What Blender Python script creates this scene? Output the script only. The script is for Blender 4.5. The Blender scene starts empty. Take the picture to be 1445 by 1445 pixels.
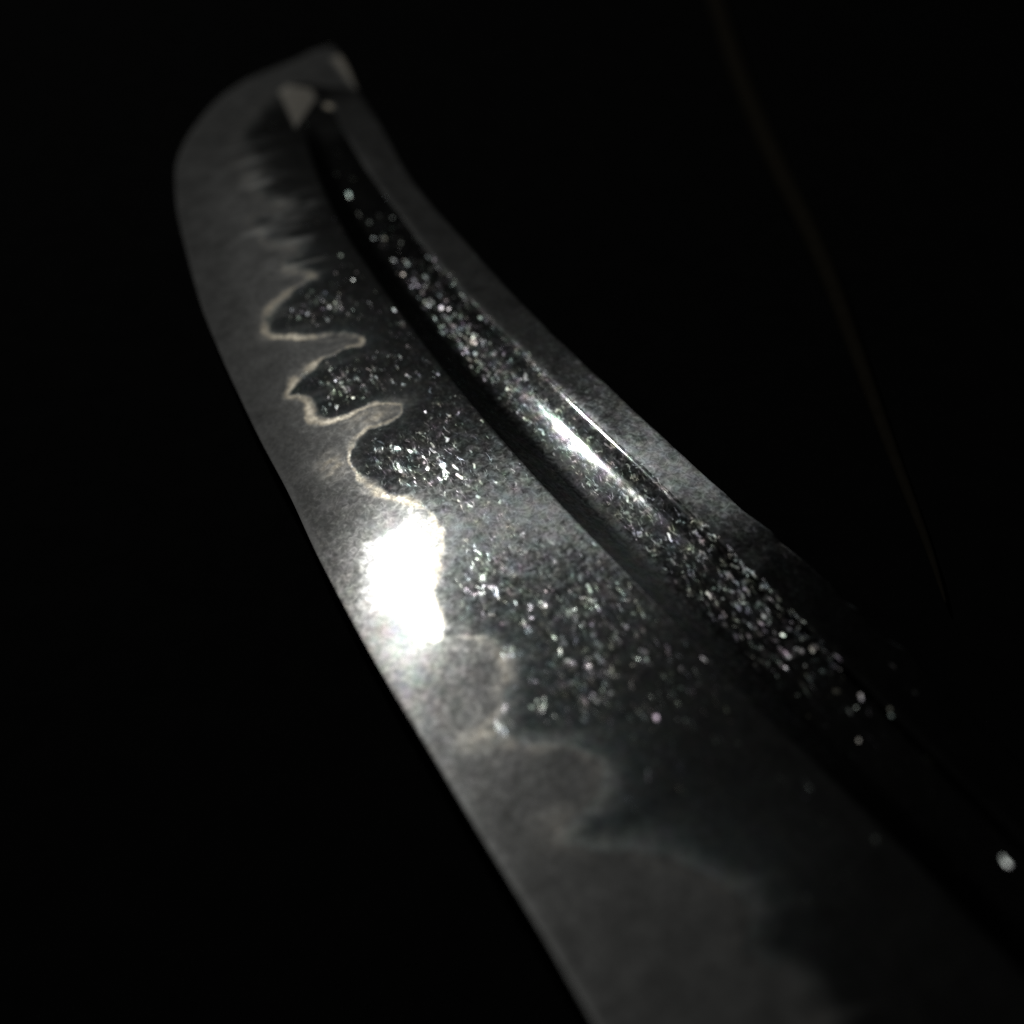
import bpy, math
import numpy as np

# ------------------------------------------------------------------ camera, world, lamp, exposure
sc = bpy.context.scene
R = math.radians
AX = (-0.45489932, 0.89054287)            # direction of the blade's length on the table (towards the point)
NX = (AX[1], -AX[0])                      # direction across the blade, from cutting edge to spine

cam_d = bpy.data.cameras.new("camera")
cam = bpy.data.objects.new("camera", cam_d)
sc.collection.objects.link(cam)
cam.location = (0.0088800, -0.0766894, 0.0817)
cam.rotation_euler = (R(46), 0, 0)        # looking 44 degrees down
cam_d.sensor_width = 36
cam_d.lens = 18 / math.tan(R(20))
cam_d.clip_start = 0.002
cam_d.clip_end = 20
cam_d.dof.use_dof = True
cam_d.dof.focus_distance = 0.1225
cam_d.dof.aperture_fstop = 13.0
cam_d.dof.aperture_blades = 0
sc.camera = cam

w = bpy.data.worlds.new("World"); sc.world = w
w.use_nodes = True
w.node_tree.nodes["Background"].inputs[0].default_value = (0.9, 0.95, 1, 1)
w.node_tree.nodes["Background"].inputs[1].default_value = 0.0008

LAMP_DIST = 0.34
LAMP_POWER = 0.15
lamp_d = bpy.data.lights.new("torch_light", 'AREA')
lamp_d.shape = 'DISK'; lamp_d.size = 0.021
lamp_d.energy = LAMP_POWER; lamp_d.color = (1.0, 0.985, 0.95)
lamp = bpy.data.objects.new("torch_light", lamp_d)
sc.collection.objects.link(lamp)          # placed below, once the blade's surface is known

sc.view_settings.view_transform = 'Standard'
sc.view_settings.look = 'None'
sc.view_settings.exposure = 0
sc.view_settings.gamma = 1
sc.cycles.use_denoising = False
sc.cycles.max_bounces = 6
sc.cycles.sample_clamp_indirect = 4

# ------------------------------------------------------------------ blade outline, in millimetres
# x along the blade (0 under the lamp's glare, + to the point), y across it (edge to spine), z up
EDGE = [(93.77,32.51),(94.76,31.01),(94.5,28.42),(93.72,23.82),(92.18,18.76),(88.53,13.59),(82.31,8.32),(77.65,5.36),(73.47,3.72),(65.29,1.5),(53.92,-0.5),(46.57,-1.66),(36.33,-2.57),(24.93,-3.25),(16.81,-3.4),(9.18,-3.98),(-0.41,-4.21),(-7.7,-4.18),(-13.19,-4.0),(-20.46,-3.89),(-24.47,-3.76),(-30.88,-3.51),(-37.71,-3.54)]
SPINE = [(93.18,32.3),(90.24,31.9),(83.96,30.51),(81.07,29.71),(66.97,27.55),(58.4,26.04),(51.25,25.66),(44.71,25.82),(34.41,25.89),(24.96,26.25),(18.18,26.82),(11.8,27.35),(6.89,27.8),(1.54,28.31),(-2.83,28.76),(-6.39,29.26),(-12.72,30.08),(-19.68,30.91),(-25.9,31.48),(-33.36,31.9)]
GL = [(74.34,19.88),(65.38,17.5),(55.33,15.68),(49.14,15.22),(42.62,14.67),(33.85,14.54),(26.02,14.62),(23.43,14.45),(17.52,14.61),(13.39,14.86),(10.32,15.0),(4.19,15.19),(-0.03,15.68),(-5.49,16.27),(-12.61,17.05),(-19.21,17.47),(-23.69,18.05),(-30.15,19.27)]
GR = [(76.28,24.02),(63.99,22.46),(54.04,21.78),(44.05,21.43),(34.52,21.26),(27.43,22.08),(23.32,21.92),(18.96,23.05),(14.72,23.3),(10.11,23.31),(5.05,24.37),(1.5,24.46),(-2.52,24.96),(-6.74,25.4),(-11.52,25.54),(-15.71,25.98),(-20.64,26.0)]
# temper line: x, y, half width, strength
HAMON = [(85.86,21.3,0.8,0.1),(82.99,17.76,0.8,0.12),(77.57,13.81,0.6,0.15),(76.17,12.71,0.6,0.15),(70.31,11.36,0.6,0.15),(66.53,10.75,0.6,0.2),(62.47,9.99,0.5,0.2),(59.17,9.97,0.4,0.25),(56.15,12.09,0.4,0.25),(56.69,9.89,0.4,0.2),(57.32,7.72,0.4,0.25),(54.98,7.37,0.4,0.3),(51.4,8.01,0.4,0.3),(48.23,10.34,0.4,0.25),(47.88,7.65,0.4,0.2),(45.79,7.66,0.4,0.3),(43.35,9.78,0.3,0.4),(42.98,7.91,0.25,0.45),(42.23,5.91,0.25,0.45),(41.38,3.66,0.3,0.4),(39.37,2.53,0.35,0.35),(38.06,2.2,0.3,0.45),(36.44,3.48,0.2,0.5),(34.69,5.13,0.17,0.6),(33.4,7.92,0.15,0.6),(31.79,9.72,0.2,0.65),(30.4,9.73,0.2,0.65),(30.93,8.17,0.2,0.65),(31.01,5.31,0.25,0.65),(30.31,3.56,0.25,0.6),(29.69,1.93,0.28,0.6),(28.38,0.63,0.25,0.55),(27.56,1.9,0.17,0.7),(26.32,2.42,0.17,0.7),(24.73,1.51,0.22,0.7),(23.39,1.62,0.22,0.75),(22.25,3.35,0.2,0.7),(22.14,4.51,0.2,0.7),(22.3,6.71,0.2,0.65),(20.91,9.11,0.2,0.5),(19.77,8.96,0.2,0.45),(19.07,8.22,0.2,0.45),(19.49,5.51,0.2,0.6),(19.3,4.17,0.2,0.8),(18.68,3.28,0.25,0.8),(17.66,2.65,0.25,0.7),(16.22,2.32,0.25,0.8),(14.67,2.42,0.3,1),(12.73,2.95,0.3,1),(10.6,3.78,0.3,1),(8.79,5.18,0.3,1),(7.44,5.7,0.3,1),(6.11,5.81,0.3,1),(4.12,5.81,0.3,1),(1.4,3.81,0.3,1),(-0.4,2.46,0.3,1),(-3.0,1.89,0.25,1),(-5.17,1.3,0.2,0.9),(-4.82,-0.14,0.12,0.9),(-5.52,2.06,0.15,0.7),(-6.79,4.05,0.25,0.55),(-8.74,4.55,0.28,0.5),(-10.72,4.22,0.3,0.5),(-12.11,3.52,0.3,0.5),(-13.53,2.14,0.35,0.5),(-13.97,0.91,0.4,0.6),(-14.44,-0.03,0.45,0.7),(-15.61,0.09,0.4,0.65),(-16.71,1.53,0.3,0.6),(-18.01,3.3,0.2,0.5),(-19.62,5.35,0.2,0.5),(-21.29,6.11,0.25,0.35),(-22.51,5.88,0.3,0.25),(-23.62,4.97,0.3,0.2),(-24.03,3.83,0.35,0.25),(-24.74,1.58,0.35,0.4),(-24.9,0.32,0.35,0.45),(-26.05,0.92,0.35,0.3),(-27.6,2.78,0.4,0.15),(-29.49,5.85,0.4,0.15),(-31.28,7.05,0.35,0.2),(-33.42,8.47,0.35,0.2),(-35.67,9.32,0.4,0.15),(-37.16,8.6,0.4,0.1),(-38.11,7.06,0.4,0.1),(-39.86,7.67,0.4,0.12),(-42.17,8.9,0.4,0.12),(-43.93,9.19,0.4,0.08),(-47.5,7.93,0.4,0.0)]
GLARE_PATCH = [(8.57,5.35),(8.11,3.94),(7.2,2.41),(7.02,-0.42),(3.99,-1.9),(1.56,-2.81),(-0.05,-1.67),(-1.28,0.04),(-3.7,-0.8),(-4.65,-0.5),(-5.23,1.4),(-3.0,1.89),(-0.4,2.46),(1.4,3.81),(4.12,5.81),(6.11,5.81)]  # outline of the lamp glare painted into the steel's reflectance
TRI = [(73.23,18.75),(85.95,21.14),(86.99,22.65),(83.92,24.81),(80.84,24.21)]  # facet at the point, its lit tone put into the reflectance
CORD = [(102.3,94.3),(88.8,88.1),(69.3,78.8),(49.0,70.3),(28.8,63.0),(12.6,55.6),(-1.1,49.3),(-12.2,44.5),(-18.1,41.5)]
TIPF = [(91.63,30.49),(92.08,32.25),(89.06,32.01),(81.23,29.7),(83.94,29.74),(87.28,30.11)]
SPOT = (77.56,24.6)  # centre of the painted lamp glint at the groove's end
TIP = (95.0, 32.0)

def sm(a, b, x):
    t = np.clip((x - a) / (b - a), 0, 1)
    return t * t * (3 - 2 * t)

def smooth_curve(pts, extra, n=6):
    c = np.array(sorted(pts + extra), float)
    x = np.arange(-90, 96, 0.05)
    y = np.interp(x, c[:, 0], c[:, 1])
    k = np.exp(-0.5 * (np.arange(-n * 60, n * 60 + 1) * 0.05 / n) ** 2); k /= k.sum()
    yp = np.r_[y[0] + (y[1]-y[0]) * np.arange(-len(k)//2 + 1, 0), y, y[-1] + (y[-1]-y[-2]) * np.arange(1, len(k)//2 + 1)]
    ys = np.convolve(yp, k, 'same')[len(k)//2: len(k)//2 + len(y)]
    return lambda q: np.interp(q, x, ys)

class Edge:
    def __init__(s):
        p = [q for q in EDGE if q[0] < 94.2 and q[1] < 24]
        p = sorted(p + [(-60, -3.3), (-90, -3.0), (94.4, 26.5), (94.75, 29.5), TIP])
        c = np.array(p, float)
        # Catmull-Rom-like smoothing of the polyline by arc length
        dl = np.r_[0, np.cumsum(np.hypot(*np.diff(c, axis=0).T))]
        t = np.linspace(0, dl[-1], 4000)
        x = np.interp(t, dl, c[:, 0]); y = np.interp(t, dl, c[:, 1])
        k = np.exp(-0.5 * (np.arange(-120, 121) / 40.0) ** 2); k /= k.sum()
        pad = lambda a: np.r_[2*a[0]-a[120:0:-1], a, 2*a[-1]-a[-2:-122:-1]]
        xs = np.convolve(pad(x), k, 'valid'); ys = np.convolve(pad(y), k, 'valid')
        xs = np.maximum.accumulate(xs)
        s.x, s.y = xs, ys
    def __call__(s, q): return np.interp(q, s.x, s.y)
yL = Edge()
_R = smooth_curve([q for q in SPINE if q[0] < 90.5], [(95.2, 32.05), (-50, 32.6), (-90, 33.5)], 3)
_rag = np.random.RandomState(4); _rk = np.cumsum(_rag.rand(90)*2.2 + 0.4) - 78; _rv = _rag.rand(90) - 0.5
_rx = np.arange(-90, 110, 0.1); _rs = np.convolve(np.interp(_rx, _rk, _rv), np.hanning(13)/6.0, 'same')
rag = lambda x: np.interp(x, _rx, _rs) * (0.42*(1 - sm(-14, 2, x)) + 0.10*(1 - sm(30, 50, x)))
yR = lambda x: np.maximum(_R(x) + rag(x), yL(x) + 0.02)
_G1 = smooth_curve(GL, [(80, 21.6), (88, 25.0), (95.2, 30.5), (-45, 21.0), (-90, 23.5)], 6)
_G2 = smooth_curve(GR, [(84, 26.6), (90, 29.3), (95.2, 31.5), (-34, 27.3), (-90, 29.5)], 7)
wob = lambda x: 0.07*np.sin(x*0.27+1)+0.012*np.sin(x*0.9)
y1 = lambda x: np.clip(_G1(x) + 0.5*wob(x*0.7), yL(x) + 0.3*(yR(x)-yL(x)), yR(x))
y2 = lambda x: np.clip(_G2(x) + 0.9*wob(x), y1(x), yR(x))
zS = lambda x: -2.6 * sm(62, 92, x)
ZE = -3.2
zR = lambda x: np.maximum(zS(x) - 0.24*(1-sm(70, 90, x)) - 0.10*sm(70, 90, x), ZE + 0.02)
def depth(x): return (0.95 + 0.1*sm(-30, 40, x)) * (1 - sm(64, 76, x))
# groove section: steep near wall, long flat floor, steep far wall (slopes in mm per mm, integrating to zero)
gq = np.linspace(0, 1, 401)
gsl = np.interp(gq, [0, .30, .46, .74, .88, 1], [-.60, -.48, .25, .335, .54, .62])
gsl = np.convolve(np.pad(gsl, 20, mode='edge'), np.ones(41)/41, 'valid')
for _ in range(20): gsl = np.where(gsl < 0, gsl * (gsl[gsl > 0].sum() / -gsl[gsl < 0].sum()), gsl)
gz = np.r_[0, np.cumsum((gsl[1:] + gsl[:-1]) / 2 / 400)]

# grid stations: even along the blade, closing up towards the point
xs = np.r_[np.arange(-110, -60, 0.5), np.arange(-60, 90, 0.16), 95.0 - 5.0 * (1 - np.linspace(0, 1, 90)[:-1]) ** 2]
xs = np.unique(np.round(xs, 5)); xs = xs[xs < 94.97]
nF, nG, nS = 190, 96, 56
def cols(n, p):                            # column spacing, tighter at both ends
    t = np.linspace(0, 1, n + 1); return (1 - p) * t + p * t * t * (3 - 2 * t)
tF, tG, tS = cols(nF, 0.55), cols(nG, 0.6), cols(nS, 0.7)
X = []; Y = []; Z = []
for x in xs:
    a, b, c, d = float(yL(x)), float(y1(x)), float(y2(x)), float(yR(x))
    yf = a + (b - a) * tF; yg = b + (c - b) * tG[1:]; yt = c + (d - c) * tS[1:]
    y = np.r_[yf, yg, yt]
    s = np.clip((y - a) / max(b - a, 1e-4), 0, 1)
    zs = float(zS(x)); zr = float(zR(x)); z2 = zs - 0.1 * (1 - float(sm(70, 90, x)))
    fine = np.arange(a - 0.7, d + 0.7001, 0.01)
    def prof(y):
        s = np.clip((y - a) / max(b - a, 1e-4), 0, 1)
        zf = ZE + (zs - ZE) * s + (0.35 + 0.38*math.tanh((x - 2) / 17)) * 4 * s * (1 - s) * (1 - float(sm(66, 90, x)))
        zf = np.where(y < a, ZE + (y - a) * 0.5, zf)
        g = np.clip((y - b) / max(c - b, 1e-4), 0, 1)
        zg = zs + (z2 - zs) * g + float(depth(x)) * (c - b) * np.interp(g, gq, gz)
        h = np.clip((y - c) / max(d - c, 1e-4), 0, 1)
        zt = z2 + (zr - z2) * h
        zt = np.where(y > d, zr - (y - d) * 1.0, zt)
        return np.where(y <= b, zf, np.where(y <= c, zg, zt))
    zz = prof(fine)
    k = np.exp(-0.5 * (np.arange(-54, 55) * 0.01 / 0.17) ** 2); k /= k.sum()
    zz = np.convolve(np.pad(zz, 54, mode='edge'), k, 'valid')
    k2 = np.exp(-0.5 * (np.arange(-160, 161) * 0.01 / 0.55) ** 2); k2 /= k2.sum()
    zz2 = np.convolve(np.pad(zz, 160, mode='edge'), k2, 'valid')
    wr = np.exp(-((fine - c) / 0.9) ** 2) * (1 - float(sm(60, 74, x)))
    zz = zz * (1 - wr) + zz2 * wr
    X.append(np.full_like(y, x)); Y.append(y); Z.append(np.interp(y, fine, zz))
X = np.array(X); Y = np.array(Y); Z = np.array(Z)
NI, NJ = X.shape

# normals of the worked surface (least-squares free: cross product of grid tangents)
Pm = np.stack([X, Y, Z], -1)
du = np.gradient(Pm, axis=0); dv = np.gradient(Pm, axis=1)
Nm = np.cross(du, dv); Nm /= np.maximum(np.linalg.norm(Nm, axis=-1, keepdims=True), 1e-12)

# ------------------------------------------------------------------ temper-line masks, painted glare, glints and strip fade
hp = np.array([q[:2] for q in HAMON]); hw = np.array([q[2] for q in HAMON]); hs = np.array([q[3] for q in HAMON])
# round the corners of the traced line a little
def chaikin(v, n=2):
    for _ in range(n):
        a = 0.75 * v[:-1] + 0.25 * v[1:]; b = 0.25 * v[:-1] + 0.75 * v[1:]
        m = np.empty((2 * len(a), v.shape[1])); m[0::2] = a; m[1::2] = b
        v = np.vstack([v[:1], m, v[-1:]])
    return v
hw = hw * (1 + 0.35*sm(20, 27, hp[:, 0])*(1 - sm(38, 44, hp[:, 0])) + 0.8*sm(4, 9, -hp[:, 0]))
hw = hw * (1 + 0.8*sm(40, 52, hp[:, 0])) * (1 + 0.5*sm(8, 20, -hp[:, 0]))
hs = hs * (1 + 0.75*sm(19, 25, hp[:, 0])) * (1 + 0.35*sm(14, 17, hp[:, 0])) * (1 - 0.55*sm(38, 54, hp[:, 0])) * (1 - 0.5*sm(6, 20, -hp[:, 0]))
H4 = chaikin(np.c_[hp, hw, hs])
def vnoise(x, y, s, seed):
    r = np.random.RandomState(seed); g = r.rand(64, 64)
    fx = x / s; fy = y / s
    i = np.floor(fx).astype(int); j = np.floor(fy).astype(int)
    u = fx - i; v = fy - j; u = u*u*(3-2*u); v = v*v*(3-2*v)
    G = lambda a, b: g[a % 64, b % 64]
    return (G(i, j)*(1-u)*(1-v) + G(i+1, j)*u*(1-v) + G(i, j+1)*(1-u)*v + G(i+1, j+1)*u*v) - 0.5
JF = NJ
fx, fy = X.ravel(), Y.ravel()
wx = fx + 0.35*vnoise(fx, fy, 0.9, 1) + 0.2*vnoise(fx, fy, 0.35, 2)
wy = fy + 0.35*vnoise(fx, fy, 0.9, 3) + 0.2*vnoise(fx, fy, 0.35, 4)
dmin = np.full(len(fx), 1e9); lw = np.zeros(len(fx)); ls = np.zeros(len(fx)); acc = np.zeros(len(fx))
wvar = np.clip(1 + 1.7*vnoise(fx, fy, 1.9, 61), 0.35, 2.0)
for a, b in zip(H4[:-1], H4[1:]):
    e = b[:2] - a[:2]; l2 = max(e @ e, 1e-9)
    sel = np.nonzero((wx > min(a[0], b[0]) - 3) & (wx < max(a[0], b[0]) + 3))[0]
    t = np.clip(((wx[sel] - a[0]) * e[0] + (wy[sel] - a[1]) * e[1]) / l2, 0, 1)
    dd = np.hypot(wx[sel] - a[0] - t * e[0], wy[sel] - a[1] - t * e[1])
    wd = (a[2] + (b[2] - a[2]) * t) * wvar[sel]; st = a[3] + (b[3] - a[3]) * t
    acc[sel] = np.maximum(acc[sel], st * np.exp(-0.45 * (dd / wd) ** 2 - 0.12 * (dd / wd) ** 4))
    dmin[sel] = np.minimum(dmin[sel], dd)
def inside(px, py, poly):
    r = np.zeros(len(px), bool); n = len(poly); j = n - 1
    for i in range(n):
        xi, yi = poly[i]; xj, yj = poly[j]
        if yi != yj:
            c = ((yi > py) != (yj > py)) & (px < (xj - xi) * (py - yi) / (yj - yi) + xi)
            r ^= c
        j = i
    return r
poly = [tuple(q[:2]) for q in H4] + [(-80, 8.0), (-80, -60), (140, -60), (140, 60), (80, 60), (80.5, 30), (83.5, 27), (86.5, 24)]
ha_in = inside(wx, wy, poly)
sd = np.where(ha_in, dmin, -dmin)
ha = sm(-0.18, 0.18, sd)
soft = sm(-2.0, 1.3, sd + 1.2*vnoise(fx, fy, 2.0, 40))
acc *= np.clip(1 + 1.6*vnoise(fx, fy, 1.6, 21) + 0.9*vnoise(fx, fy, 0.45, 22), 0.15, 2.0)
far = np.clip(0.9*sm(36, 58, fx) + sm(5, 22, -fx), 0, 1)
ha = ha * (1 - far) + soft * far
def polymask(poly, k):
    m = inside(wx, wy, poly).astype(float).reshape(NI, JF)
    return m.ravel()
full = lambda v: v.reshape(NI, NJ)
w1 = vnoise(fx*1.0 + 0.25*fy, fy*0.22, 1.15, 51) + 0.3*vnoise(fx*1.0 + 0.1*fy, fy*0.35, 0.5, 52)
wisp = sm(0.05, 0.5, w1) * np.exp(-((sd + 0.6)/2.2)**2) * (0.10 + 0.55*sm(36, 46, fx)*(1 - sm(70, 80, fx)) + 0.06*sm(8, 14, -fx))
w2 = sm(0.0, 0.5, vnoise(fx, fy*0.6, 2.4, 53)) * np.exp(-((sd - 0.3)/0.9)**2) * (0.16*sm(-2, 8, -fx) + 0.18*sm(12, 20, fx)*(1 - sm(40, 50, fx)))
lay = np.exp(-((sd - 0.75 - 1.3*vnoise(fx, fy, 2.6, 71))/0.22)**2) * sm(-0.1, 0.45, vnoise(fx, fy, 2.2, 72)) * 0.3 * sm(-16, -4, fx) * (1 - sm(52, 64, fx))
blob = lambda x, y, rx, ry, k: k*np.exp(-((fx - x)/rx)**2 - ((fy - y)/ry)**2) * np.clip(1 + 1.6*vnoise(fx, fy, 0.5, 81), 0.2, 1.8)
lay = lay + blob(20.8, 6.6, 1.0, 3.0, 0.6) + blob(17.4, 0.9, 1.5, 1.2, 0.7) + blob(-15.0, 0.9, 1.3, 1.4, 0.35) + blob(-25.0, 1.4, 1.0, 1.2, 0.22)
tipm = sm(38, 50, fx)
acc = np.maximum(acc, 0) * (1 - 0.4*tipm) + wisp * (1 - tipm) + w2 + lay
ha = ha + 2.4 * wisp * tipm
A_ha = full(ha); A_line = full(acc)
def polydist(px, py, poly):
    d = np.full(len(px), 1e9)
    for a, b in zip(poly, poly[1:] + poly[:1]):
        a = np.array(a); e = np.array(b) - a
        t = np.clip(((px - a[0])*e[0] + (py - a[1])*e[1]) / (e @ e), 0, 1)
        d = np.minimum(d, np.hypot(px - a[0] - t*e[0], py - a[1] - t*e[1]))
    return np.where(inside(px, py, poly), d, -d)
rg = lambda s, k: vnoise(fx, fy, s, k)
pd = polydist(fx + 0.9*rg(0.5, 5) + 0.5*rg(0.22, 6), fy + 0.9*rg(0.5, 7) + 0.5*rg(0.22, 8), GLARE_PATCH)
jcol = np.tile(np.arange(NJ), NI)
A_glare = full(sm(-0.5, 0.7, pd) + 0.26*sm(-4.0, 0.2, pd))  # lamp glare and its halo, painted as extra reflectance
tri_d = sm(-0.25, 0.3, polydist(fx, fy, TRI))  # facet turned to the lamp, its brightness painted on
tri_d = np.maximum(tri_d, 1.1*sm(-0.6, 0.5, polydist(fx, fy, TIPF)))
tri_d = np.maximum(tri_d, 3.0*np.exp(-((fx - SPOT[0])/0.9)**2 - ((fy - SPOT[1])/0.45)**2))  # lamp glint in the groove's end, painted on
A_edge_lit = full((np.exp(-((Y - Y[:, :1])/0.45)**2) * (1 - 0.85*sm(8, 32, X))).ravel())  # lit sliver along the cutting edge, painted as extra reflectance
A_teal = full(np.where(sd < 0, np.exp(np.minimum(sd, 0)/(1.3 + 1.6*sm(-4, 8, -fx))) * (1 + 0.7*sm(-2, 8, -fx)), 0) * sm(-48, -28, fx) * (1 - 0.6*sm(40, 60, fx)) * (jcol <= nF))
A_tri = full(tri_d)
jj = np.arange(NJ)[None, :]
nogrv = 1 - np.where(np.arange(NJ)[None, :] > nF, 1.0, 0.0) * (1 - sm(76, 82, X))
A_ha *= nogrv; A_line *= nogrv; A_tri *= 1.0
A_grv = np.where((jj > nF) & (jj < nF + nG), 1.0, 0.0) * np.clip(depth(X) / 0.9, 0, 1)
A_nie = (np.where(np.arange(NJ)[None, :] > nF, sm(-32, -6, X), sm(-24, -6, X)) * (1 - 0.9*sm(30, 58, X)) * np.clip(0.75 + 1.1*vnoise(X.ravel(), Y.ravel(), 4.5, 9).reshape(NI, NJ), 0.1, 1.2)) * 0.975 + 0.025
A_nie *= np.where(np.arange(NJ)[None, :] <= nF, sm(1.0, 5.0, -sd).reshape(NI, NJ) * 0.975 + 0.025, 1.0)
A_fade = np.where(jj >= nF + nG - 12, 1.0, 0.0) * (1 - sm(-13, 1, X + 7*vnoise(X.ravel(), Y.ravel(), 2.2, 31).reshape(NI, NJ)))  # light fading along the strip away from the point, painted as duller reflectance
A_strip = np.where(jj >= nF + nG, 1.0, 0.0) * (1 - sm(76, 84, X))

# ------------------------------------------------------------------ materials
def new_mat(name):
    m = bpy.data.materials.new(name); m.use_nodes = True
    nt = m.node_tree; nt.nodes.clear()
    return m, nt
class NB:
    def __init__(s, nt): s.nt = nt
    def n(s, typ, **kw):
        q = s.nt.nodes.new(typ)
        for k, v in kw.items(): setattr(q, k, v)
        return q
    def link(s, a, b): s.nt.links.new(a, b)
    def math(s, op, a, b=None, c=None, clamp=False):
        q = s.n('ShaderNodeMath', operation=op, use_clamp=clamp)
        for i, v in enumerate((a, b, c)):
            if v is None: continue
            if isinstance(v, (int, float)): q.inputs[i].default_value = v
            else: s.link(v, q.inputs[i])
        return q.outputs[0]
    def vmath(s, op, a, b=None, scale=None):
        q = s.n('ShaderNodeVectorMath', operation=op)
        for i, v in enumerate((a, b)):
            if v is None: continue
            if isinstance(v, tuple): q.inputs[i].default_value = v
            else: s.link(v, q.inputs[i])
        if scale is not None:
            if isinstance(scale, (int, float)): q.inputs['Scale'].default_value = scale
            else: s.link(scale, q.inputs['Scale'])
        return q.outputs[0]
    def attr(s, name): 
        return s.n('ShaderNodeAttribute', attribute_name=name).outputs['Fac']
    def noise(s, vec, scale, detail=2, rough=0.5, dist=0.0):
        q = s.n('ShaderNodeTexNoise'); s.link(vec, q.inputs['Vector'])
        q.inputs['Scale'].default_value = scale; q.inputs['Detail'].default_value = detail
        q.inputs['Roughness'].default_value = rough; q.inputs['Distortion'].default_value = dist
        return q
    def mixc(s, fac, a, b):
        q = s.n('ShaderNodeMix', data_type='RGBA')
        if isinstance(fac, (int, float)): q.inputs[0].default_value = fac
        else: s.link(fac, q.inputs[0])
        for i, v in ((6, a), (7, b)):
            if isinstance(v, tuple): q.inputs[i].default_value = v + (1,)
            else: s.link(v, q.inputs[i])
        return q.outputs[2]
    def gloss(s, col, rough, normal=None):
        q = s.n('ShaderNodeBsdfAnisotropic' if False else 'ShaderNodeBsdfGlossy')
        if isinstance(col, tuple): q.inputs['Color'].default_value = col + (1,)
        else: s.link(col, q.inputs['Color'])
        if isinstance(rough, (int, float)): q.inputs['Roughness'].default_value = rough
        else: s.link(rough, q.inputs['Roughness'])
        if normal is not None: s.link(normal, q.inputs['Normal'])
        return q.outputs[0]
    def add(s, a, b):
        q = s.n('ShaderNodeAddShader'); s.link(a, q.inputs[0]); s.link(b, q.inputs[1]); return q.outputs[0]

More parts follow.
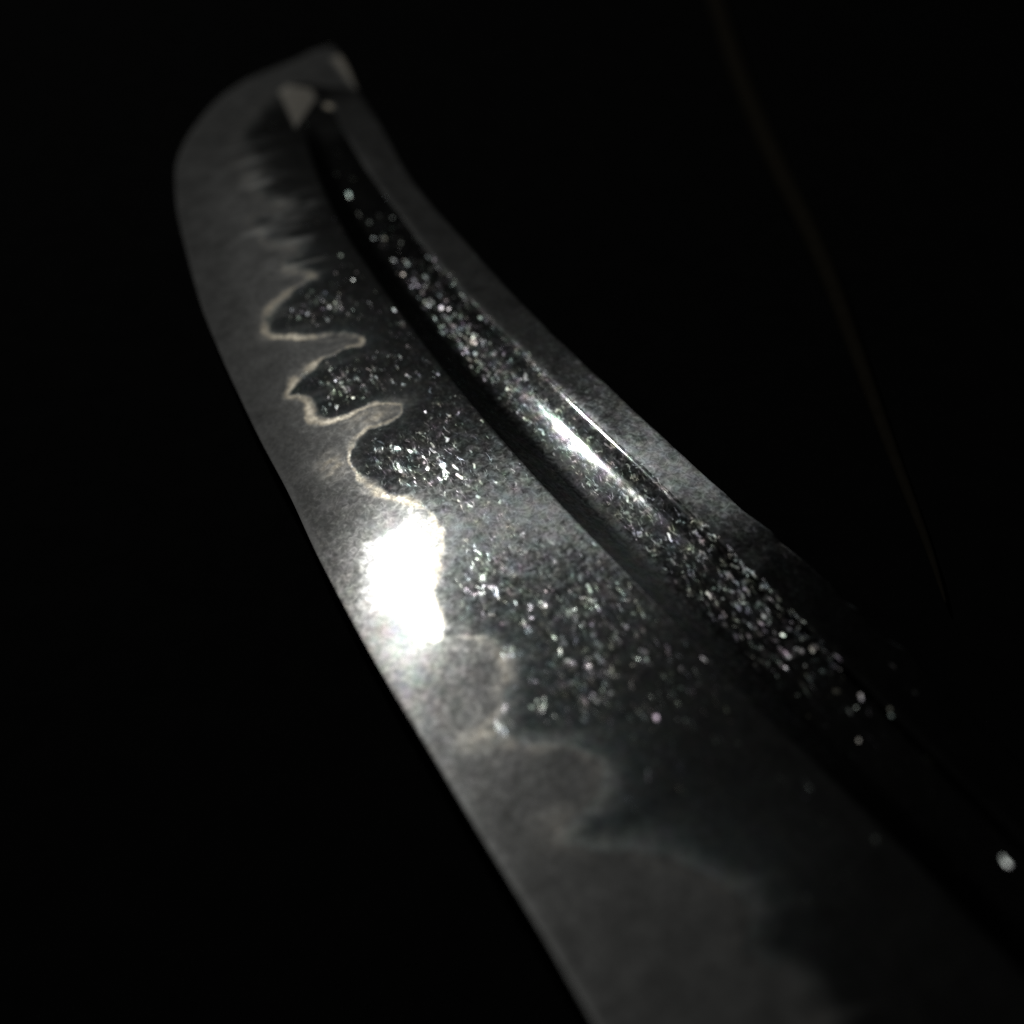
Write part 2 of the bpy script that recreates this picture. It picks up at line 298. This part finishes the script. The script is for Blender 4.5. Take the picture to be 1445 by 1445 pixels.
def steel():
    m, nt = new_mat("polished_steel"); b = NB(nt)
    tc = b.n('ShaderNodeTexCoord').outputs['Object']
    geo = b.n('ShaderNodeNewGeometry').outputs['Normal']
    ha, line, patch, tri, grv, strip, nie, edge_lit, teal, fade = (b.attr(k) for k in ('temper', 'temper_line', 'painted_glare', 'point_glint', 'groove_mask', 'strip_mask', 'crystal_density', 'edge_glint', 'steel_haze', 'painted_fade'))
    # crystal grains: slopes of a fine relief
    st = b.n('ShaderNodeMapping'); b.link(tc, st.inputs['Vector'])
    st.inputs['Rotation'].default_value = (0, 0, 0.5)
    st.inputs['Scale'].default_value = (0.42, 1.0, 1.0)
    cen = lambda n: b.vmath('SUBTRACT', n.outputs['Color'], (0.5, 0.5, 0.5))
    v1 = cen(b.noise(st.outputs[0], 1700, 2.0, 0.5, 0.5))
    v2 = cen(b.noise(tc, 1000, 1.0, 0.5, 0.2))
    v3 = cen(b.noise(tc, 1900, 1.0, 0.5, 0.6))
    big = b.noise(tc, 130, 2).outputs['Fac']
    cloud = b.noise(tc, 420, 4, 0.6, 0.6).outputs['Fac']
    ji = b.math('SUBTRACT', 1.0, ha, clamp=True)
    # worm-like grain of the steel
    rid = b.math('ABSOLUTE', b.math('SUBTRACT', b.noise(tc, 1350, 1.0, 0.5, 0.8).outputs['Fac'], 0.5))
    worm = b.math('SUBTRACT', 1.0, b.math('MULTIPLY', rid, 9.0), clamp=True)
    gr = b.math('MULTIPLY_ADD', worm, 0.5, 0.75)
    gr = b.math('MULTIPLY', gr, b.math('MULTIPLY_ADD', cloud, 0.9, 0.55))
    blot = b.math('MULTIPLY', b.math('SUBTRACT', b.noise(tc, 300, 3, 0.6, 1.0).outputs['Fac'], 0.42, clamp=True), 6.0, clamp=True)
    gr = b.math('MULTIPLY', gr, b.math('SUBTRACT', 1.0, b.math('MULTIPLY', strip, b.math('SUBTRACT', 0.5, b.math('MULTIPLY', blot, 0.5)))))
    amp = b.math('MULTIPLY', b.math('MULTIPLY', ji, 0.50), b.math('MULTIPLY_ADD', big, 1.6, 0.2))
    amp = b.math('MULTIPLY', amp, b.math('MULTIPLY_ADD', grv, -0.92, 1.0))
    amp = b.math('MULTIPLY', amp, b.math('MULTIPLY_ADD', strip, -0.7, 1.0))
    p = b.vmath('ADD', b.vmath('SCALE', v1, scale=amp), b.vmath('SCALE', v2, scale=b.math('MULTIPLY', amp, 0.5)))
    nj = b.vmath('NORMALIZE', b.vmath('ADD', geo, p))
    # separate bright crystals, each a little tilted facet
    vo = b.n('ShaderNodeTexVoronoi'); vo.inputs['Scale'].default_value = 2150
    b.link(b.vmath('ADD', st.outputs[0], b.vmath('SCALE', v2, scale=0.0008)), vo.inputs['Vector'])
    cell = b.vmath('SUBTRACT', vo.outputs['Color'], (0.5, 0.5, 0.5))
    sepc = b.n('ShaderNodeSeparateColor'); b.link(vo.outputs['Color'], sepc.inputs[0])
    def axis(v):
        t = b.n('ShaderNodeVectorTransform', vector_type='VECTOR', convert_from='OBJECT', convert_to='WORLD')
        t.inputs[0].default_value = v; return t.outputs[0]
    tx = b.math('MULTIPLY', b.math('SUBTRACT', sepc.outputs[0], 0.5), b.math('MULTIPLY_ADD', grv, 0.10, 0.42))
    ty = b.math('MULTIPLY', b.math('SUBTRACT', sepc.outputs[1], 0.5), b.math('MULTIPLY_ADD', grv, -0.20, 0.42))
    nc = b.vmath('NORMALIZE', b.vmath('ADD', geo, b.vmath('ADD', b.vmath('SCALE', axis((1, 0, 0)), scale=tx), b.vmath('SCALE', axis((0, 1, 0)), scale=ty))))
    keep = b.math('LESS_THAN', sepc.outputs[2], b.math('MULTIPLY', nie, b.math('MULTIPLY_ADD', grv, 0.5, 0.78)))
    grain = b.math('MULTIPLY', b.math('SUBTRACT', 1.0, b.math('MULTIPLY', vo.outputs['Distance'], 2.6), clamp=True), keep)
    grain = b.math('MULTIPLY', grain, b.math('MULTIPLY_ADD', sepc.outputs[2], -1.25, 1.15, clamp=True))
    grain = b.math('MULTIPLY', grain, b.math('MULTIPLY_ADD', b.math('SUBTRACT', strip, fade, clamp=True), -0.8, 1.0))
    nh = b.vmath('NORMALIZE', b.vmath('ADD', geo, b.vmath('SCALE', v3, scale=0.09)))
    hue = b.noise(tc, 800, 1).outputs['Color']
    tint = b.vmath('ADD', b.vmath('SCALE', hue, scale=0.34), (0.32, 0.35, 0.345))
    g1 = b.gloss(b.vmath('SCALE', tint, scale=b.math('MULTIPLY', b.math('MULTIPLY_ADD', ha, -0.27, b.math('MULTIPLY_ADD', grv, -0.12, 0.30)), b.math('MULTIPLY', b.math('MULTIPLY_ADD', ji, b.math('SUBTRACT', nie, 1.0), 1.0), b.math('MULTIPLY_ADD', fade, -0.8, 1.0)))), b.math('MULTIPLY_ADD', grv, -0.05, 0.145), nj)
    g4 = b.gloss(b.vmath('SCALE', tint, scale=b.math('MULTIPLY', b.math('MULTIPLY', grain, ji), b.math('MULTIPLY_ADD', grv, 0.2, 0.8))), 0.27, nc)
    # dense fine irregular grain between the crystals
    v4 = cen(b.noise(st.outputs[0], 2500, 1.5, 0.5, 0.6))
    n7 = b.vmath('NORMALIZE', b.vmath('ADD', geo, b.vmath('SCALE', v4, scale=b.math('MULTIPLY_ADD', grv, -0.25, 0.95))))
    k7 = b.math('MULTIPLY', b.math('MULTIPLY', nie, ji), b.math('MULTIPLY_ADD', grv, -0.015, 0.065))
    k7 = b.math('MULTIPLY', k7, b.math('MULTIPLY', b.math('SUBTRACT', cloud, 0.25, clamp=True), 4.0))
    k7 = b.math('MULTIPLY', k7, b.math('MULTIPLY_ADD', b.math('SUBTRACT', strip, fade, clamp=True), -0.5, 1.0))
    g7 = b.gloss(b.vmath('SCALE', tint, scale=k7), 0.20, n7)
    matt = b.math('MULTIPLY', b.math('MULTIPLY_ADD', grv, -0.70, 1.0), b.math('MULTIPLY_ADD', fade, -0.85, 1.0))
    # broad haze of hardened edge and frosted temper line, plus painted glints
    hz = b.math('MULTIPLY_ADD', ha, 0.085, 0.024)
    hz = b.math('MULTIPLY_ADD', strip, 0.05, hz)
    hz = b.math('MULTIPLY', hz, b.math('MULTIPLY_ADD', cloud, 1.3, 0.35))
    hz = b.math('MULTIPLY_ADD', line, 0.24, hz)
    hz = b.math('MULTIPLY_ADD', edge_lit, 0.16, hz)
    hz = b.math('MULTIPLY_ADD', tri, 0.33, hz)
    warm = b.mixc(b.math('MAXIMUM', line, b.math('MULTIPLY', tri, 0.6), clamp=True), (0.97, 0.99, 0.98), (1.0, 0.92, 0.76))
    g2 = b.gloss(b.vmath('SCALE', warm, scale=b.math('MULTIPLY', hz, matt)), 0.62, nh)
    g6 = b.gloss(b.vmath('SCALE', b.vmath('ADD', b.vmath('SCALE', hue, scale=0.25), (0.46, 0.60, 0.62)), scale=b.math('MULTIPLY', b.math('MULTIPLY', teal, gr), 0.075)), 0.55, nh)
    # lengthwise polish: a sheen spread across the blade, short along it
    an = b.n('ShaderNodeBsdfAnisotropic')
    tg = b.n('ShaderNodeVectorTransform', vector_type='VECTOR', convert_from='OBJECT', convert_to='WORLD')
    tg.inputs[0].default_value = (1, 0, 0)
    b.link(tg.outputs[0], an.inputs['Tangent'])
    an.inputs['Roughness'].default_value = 0.36
    an.inputs['Anisotropy'].default_value = 0.74
    md = b.math('MULTIPLY_ADD', ha, 0.03, 0.10)
    md = b.math('MULTIPLY_ADD', strip, 0.06, md)
    md = b.math('MULTIPLY', b.math('MULTIPLY', md, matt), gr)
    huew = b.vmath('ADD', b.vmath('SCALE', hue, scale=0.3), b.mixc(ha, (0.78, 0.85, 0.86), (0.86, 0.84, 0.79)))
    b.link(b.vmath('SCALE', huew, scale=md), an.inputs['Color'])
    b.link(nh, an.inputs['Normal'])
    # lamp glare painted as brighter reflectance within its own outline
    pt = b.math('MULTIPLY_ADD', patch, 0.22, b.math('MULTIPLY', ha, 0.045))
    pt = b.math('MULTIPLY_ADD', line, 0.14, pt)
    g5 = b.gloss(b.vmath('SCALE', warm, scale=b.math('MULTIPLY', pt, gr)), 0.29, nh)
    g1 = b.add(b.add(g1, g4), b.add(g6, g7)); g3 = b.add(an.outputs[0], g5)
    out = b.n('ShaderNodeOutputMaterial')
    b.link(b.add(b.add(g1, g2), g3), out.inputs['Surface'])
    return m
STEEL = steel()

def plain_steel():
    m, nt = new_mat("dark_steel"); b = NB(nt)
    tc = b.n('ShaderNodeTexCoord').outputs['Object']
    n = b.noise(tc, 900, 3)
    c = b.mixc(n.outputs['Fac'], (0.10, 0.10, 0.10), (0.22, 0.22, 0.21))
    out = b.n('ShaderNodeOutputMaterial'); b.link(b.gloss(c, 0.4), out.inputs['Surface'])
    return m
DARK = plain_steel()

def cloth_mat(name, c0, c1, scale):
    m, nt = new_mat(name); b = NB(nt)
    tc = b.n('ShaderNodeTexCoord').outputs['Object']
    n = b.noise(tc, scale, 4)
    q = b.n('ShaderNodeBsdfDiffuse'); b.link(b.mixc(n.outputs['Fac'], c0, c1), q.inputs['Color'])
    out = b.n('ShaderNodeOutputMaterial'); b.link(q.outputs[0], out.inputs['Surface'])
    return m
CLOTH = cloth_mat("black_velvet", (0.005, 0.0052, 0.0054), (0.009, 0.0092, 0.0092), 300)
CORDM = cloth_mat("dark_brown_fibre", (0.016, 0.014, 0.010), (0.027, 0.024, 0.018), 700)

# ------------------------------------------------------------------ blade objects
def mesh_from(name, V, F, mat, parent=None, normals=None, attrs=None):
    me = bpy.data.meshes.new(name)
    me.vertices.add(len(V)); me.vertices.foreach_set('co', np.ascontiguousarray(V, np.float32).ravel())
    me.loops.add(F.size); me.loops.foreach_set('vertex_index', F.astype(np.int32).ravel())
    me.polygons.add(len(F))
    me.polygons.foreach_set('loop_start', np.arange(0, F.size, F.shape[1], dtype=np.int32))
    me.polygons.foreach_set('use_smooth', np.ones(len(F), bool))
    me.update(calc_edges=True); me.validate()
    for k, v in (attrs or {}).items():
        at = me.attributes.new(k, 'FLOAT', 'POINT'); at.data.foreach_set('value', np.ascontiguousarray(v, np.float32).ravel())
    if normals is not None: me.normals_split_custom_set_from_vertices(normals.astype(float).tolist())
    me.materials.append(mat)
    o = bpy.data.objects.new(name, me); sc.collection.objects.link(o)
    if parent: o.parent = parent
    return o

blade = bpy.data.objects.new("sword_blade", None); sc.collection.objects.link(blade)
blade.rotation_euler = (0, 0, math.atan2(AX[1], AX[0]))
blade.empty_display_size = 0.01
blade['label'] = "curved polished steel sword blade with wavy temper line, long groove and bright lamp glare"
blade['category'] = "sword"

# object space: y flips so that the frame stays right-handed
V = np.stack([X, -Y, Z], -1).reshape(-1, 3) * 0.001
NV = (Nm * np.array([1, -1, 1])).reshape(-1, 3)
AT = {'temper': A_ha, 'temper_line': A_line, 'painted_glare': A_glare, 'point_glint': A_tri, 'groove_mask': A_grv, 'strip_mask': A_strip, 'crystal_density': A_nie, 'edge_glint': A_edge_lit, 'steel_haze': A_teal, 'painted_fade': A_fade}
AT = {k: v.ravel() for k, v in AT.items()}
I, J = np.meshgrid(np.arange(NI - 1), np.arange(NJ - 1), indexing='ij')
q = (I * NJ + J)
Fq = np.stack([q, q + 1, q + NJ + 1, q + NJ], -1).reshape(-1, 4)     # counter-clockwise seen from above
hq = (A_ha[:-1, :-1] + A_ha[1:, 1:]).ravel() * 0.5
jc = J.ravel(); ic = I.ravel(); xc = X[:-1, :-1].ravel()
zone = np.where(jc >= nF + nG, 3, np.where(jc >= nF, 2, np.where(hq > 0.5, 0, 1)))
zone = np.where((zone == 2) & (xc > 75.2), 1, zone)
for z, nm, lab in ((0, "hardened_edge", "pale grey frosted cutting edge below the wavy temper line"),
                   (1, "blade_face", "dark mirror steel face full of sparkling grains"),
                   (2, "groove", "black concave groove with a bright streak of lamp light"),
                   (3, "ridge_strip", "narrow grey strip between groove and spine")):
    f = Fq[zone == z]; u, inv = np.unique(f, return_inverse=True)
    o = mesh_from(nm, V[u], inv.reshape(f.shape), STEEL, blade, NV[u], {k: v[u] for k, v in AT.items()})
    o['label'] = lab

# underside and spine close the body
def strip_mesh(name, rows, mat):
    n = len(rows[0]); k = len(rows)
    VV = np.concatenate(rows); f = []
    i, j = np.meshgrid(np.arange(k - 1), np.arange(n - 1), indexing='ij')
    a = i * n + j
    F = np.stack([a, a + n, a + n + 1, a + 1], -1).reshape(-1, 4)
    return mesh_from(name, VV * np.array([.001, -.001, .001]), F, mat, blade)
si = np.unique(np.r_[np.arange(0, NI, 6), NI - 1])
top = Pm[si, -1]; edge = Pm[si, 0]
zb = lambda z: -6.4 - z
mid = top.copy(); mid[:, 1] += 0.9 * np.clip((top[:, 2] - ZE) / 2.2, 0, 1); mid[:, 2] = -3.2
bot = top.copy(); bot[:, 2] = zb(top[:, 2]); 
low = Pm[si, nF].copy(); low[:, 2] = zb(np.minimum(low[:, 2], 0))
strip_mesh("spine", [top, mid, bot], DARK)
eb = edge.copy()
strip_mesh("back_face", [bot, low, eb], DARK)
# ------------------------------------------------------------------ lamp: mirror of the view about the face at the glare
def to_world(p): return np.array([p[0]*AX[0] + p[1]*NX[0], p[0]*AX[1] + p[1]*NX[1], p[2]]) * 0.001
def dirw(v): return np.array([v[0]*AX[0] + v[1]*NX[0], v[0]*AX[1] + v[1]*NX[1], v[2]])
GLARE = (1.2, 0.9)
gi = int(np.argmin(abs(xs - GLARE[0]))); gj = int(np.argmin(abs(Y[gi] - GLARE[1])))
gp = to_world(Pm[gi, gj]); gn = dirw(Nm[gi, gj]); gn = gn if gn[2] > 0 else -gn
vd = np.array(cam.location) - gp; vd /= np.linalg.norm(vd)
ld = 2 * (gn @ vd) * gn - vd
lp = gp + ld * LAMP_DIST
print("LAMP", lp, "normal", gn)
from mathutils import Vector
lamp.location = lp
lamp.rotation_euler = Vector(gp - lp).to_track_quat('-Z', 'Y').to_euler()

# ------------------------------------------------------------------ table and cord
def grid_plane(name, x0, x1, y0, y1, z, mat):
    V = np.array([(x0, y0, z), (x1, y0, z), (x1, y1, z), (x0, y1, z)], float)
    return mesh_from(name, V, np.array([[0, 1, 2, 3]]), mat)
t = grid_plane("tabletop", -0.8, 0.8, -0.6, 1.2, -0.0068, CLOTH); t['kind'] = "structure"

def tube(name, pts, r, mat, seg=10):
    pts = np.array(pts, float); V = []; F = []
    T = np.gradient(pts, axis=0); T /= np.linalg.norm(T, axis=1, keepdims=True)
    for ip, (p, tt) in enumerate(zip(pts, T)):
        rr = r * min(1.0, 0.03 + (len(pts) - 1 - ip) / 45.0)
        a = np.cross(tt, (0, 0, 1)); a /= np.linalg.norm(a); b_ = np.cross(a, tt)
        for k in range(seg):
            th = 2 * math.pi * k / seg
            V.append(p + rr * (math.cos(th) * a + math.sin(th) * b_))
    n = len(pts)
    for i in range(n - 1):
        for k in range(seg):
            F.append((i*seg + k, i*seg + (k+1) % seg, (i+1)*seg + (k+1) % seg, (i+1)*seg + k))
    return mesh_from(name, np.array(V), np.array(F), mat)
cp = chaikin(np.array(CORD, float), 3)
cp3 = np.array([to_world((x, y, -5.6)) for x, y in cp])
c = tube("cord", cp3, 0.0013, CORDM)
c['label'] = "thin dim brown cord curving out of focus across the black table right of the blade"
c['category'] = "cord"
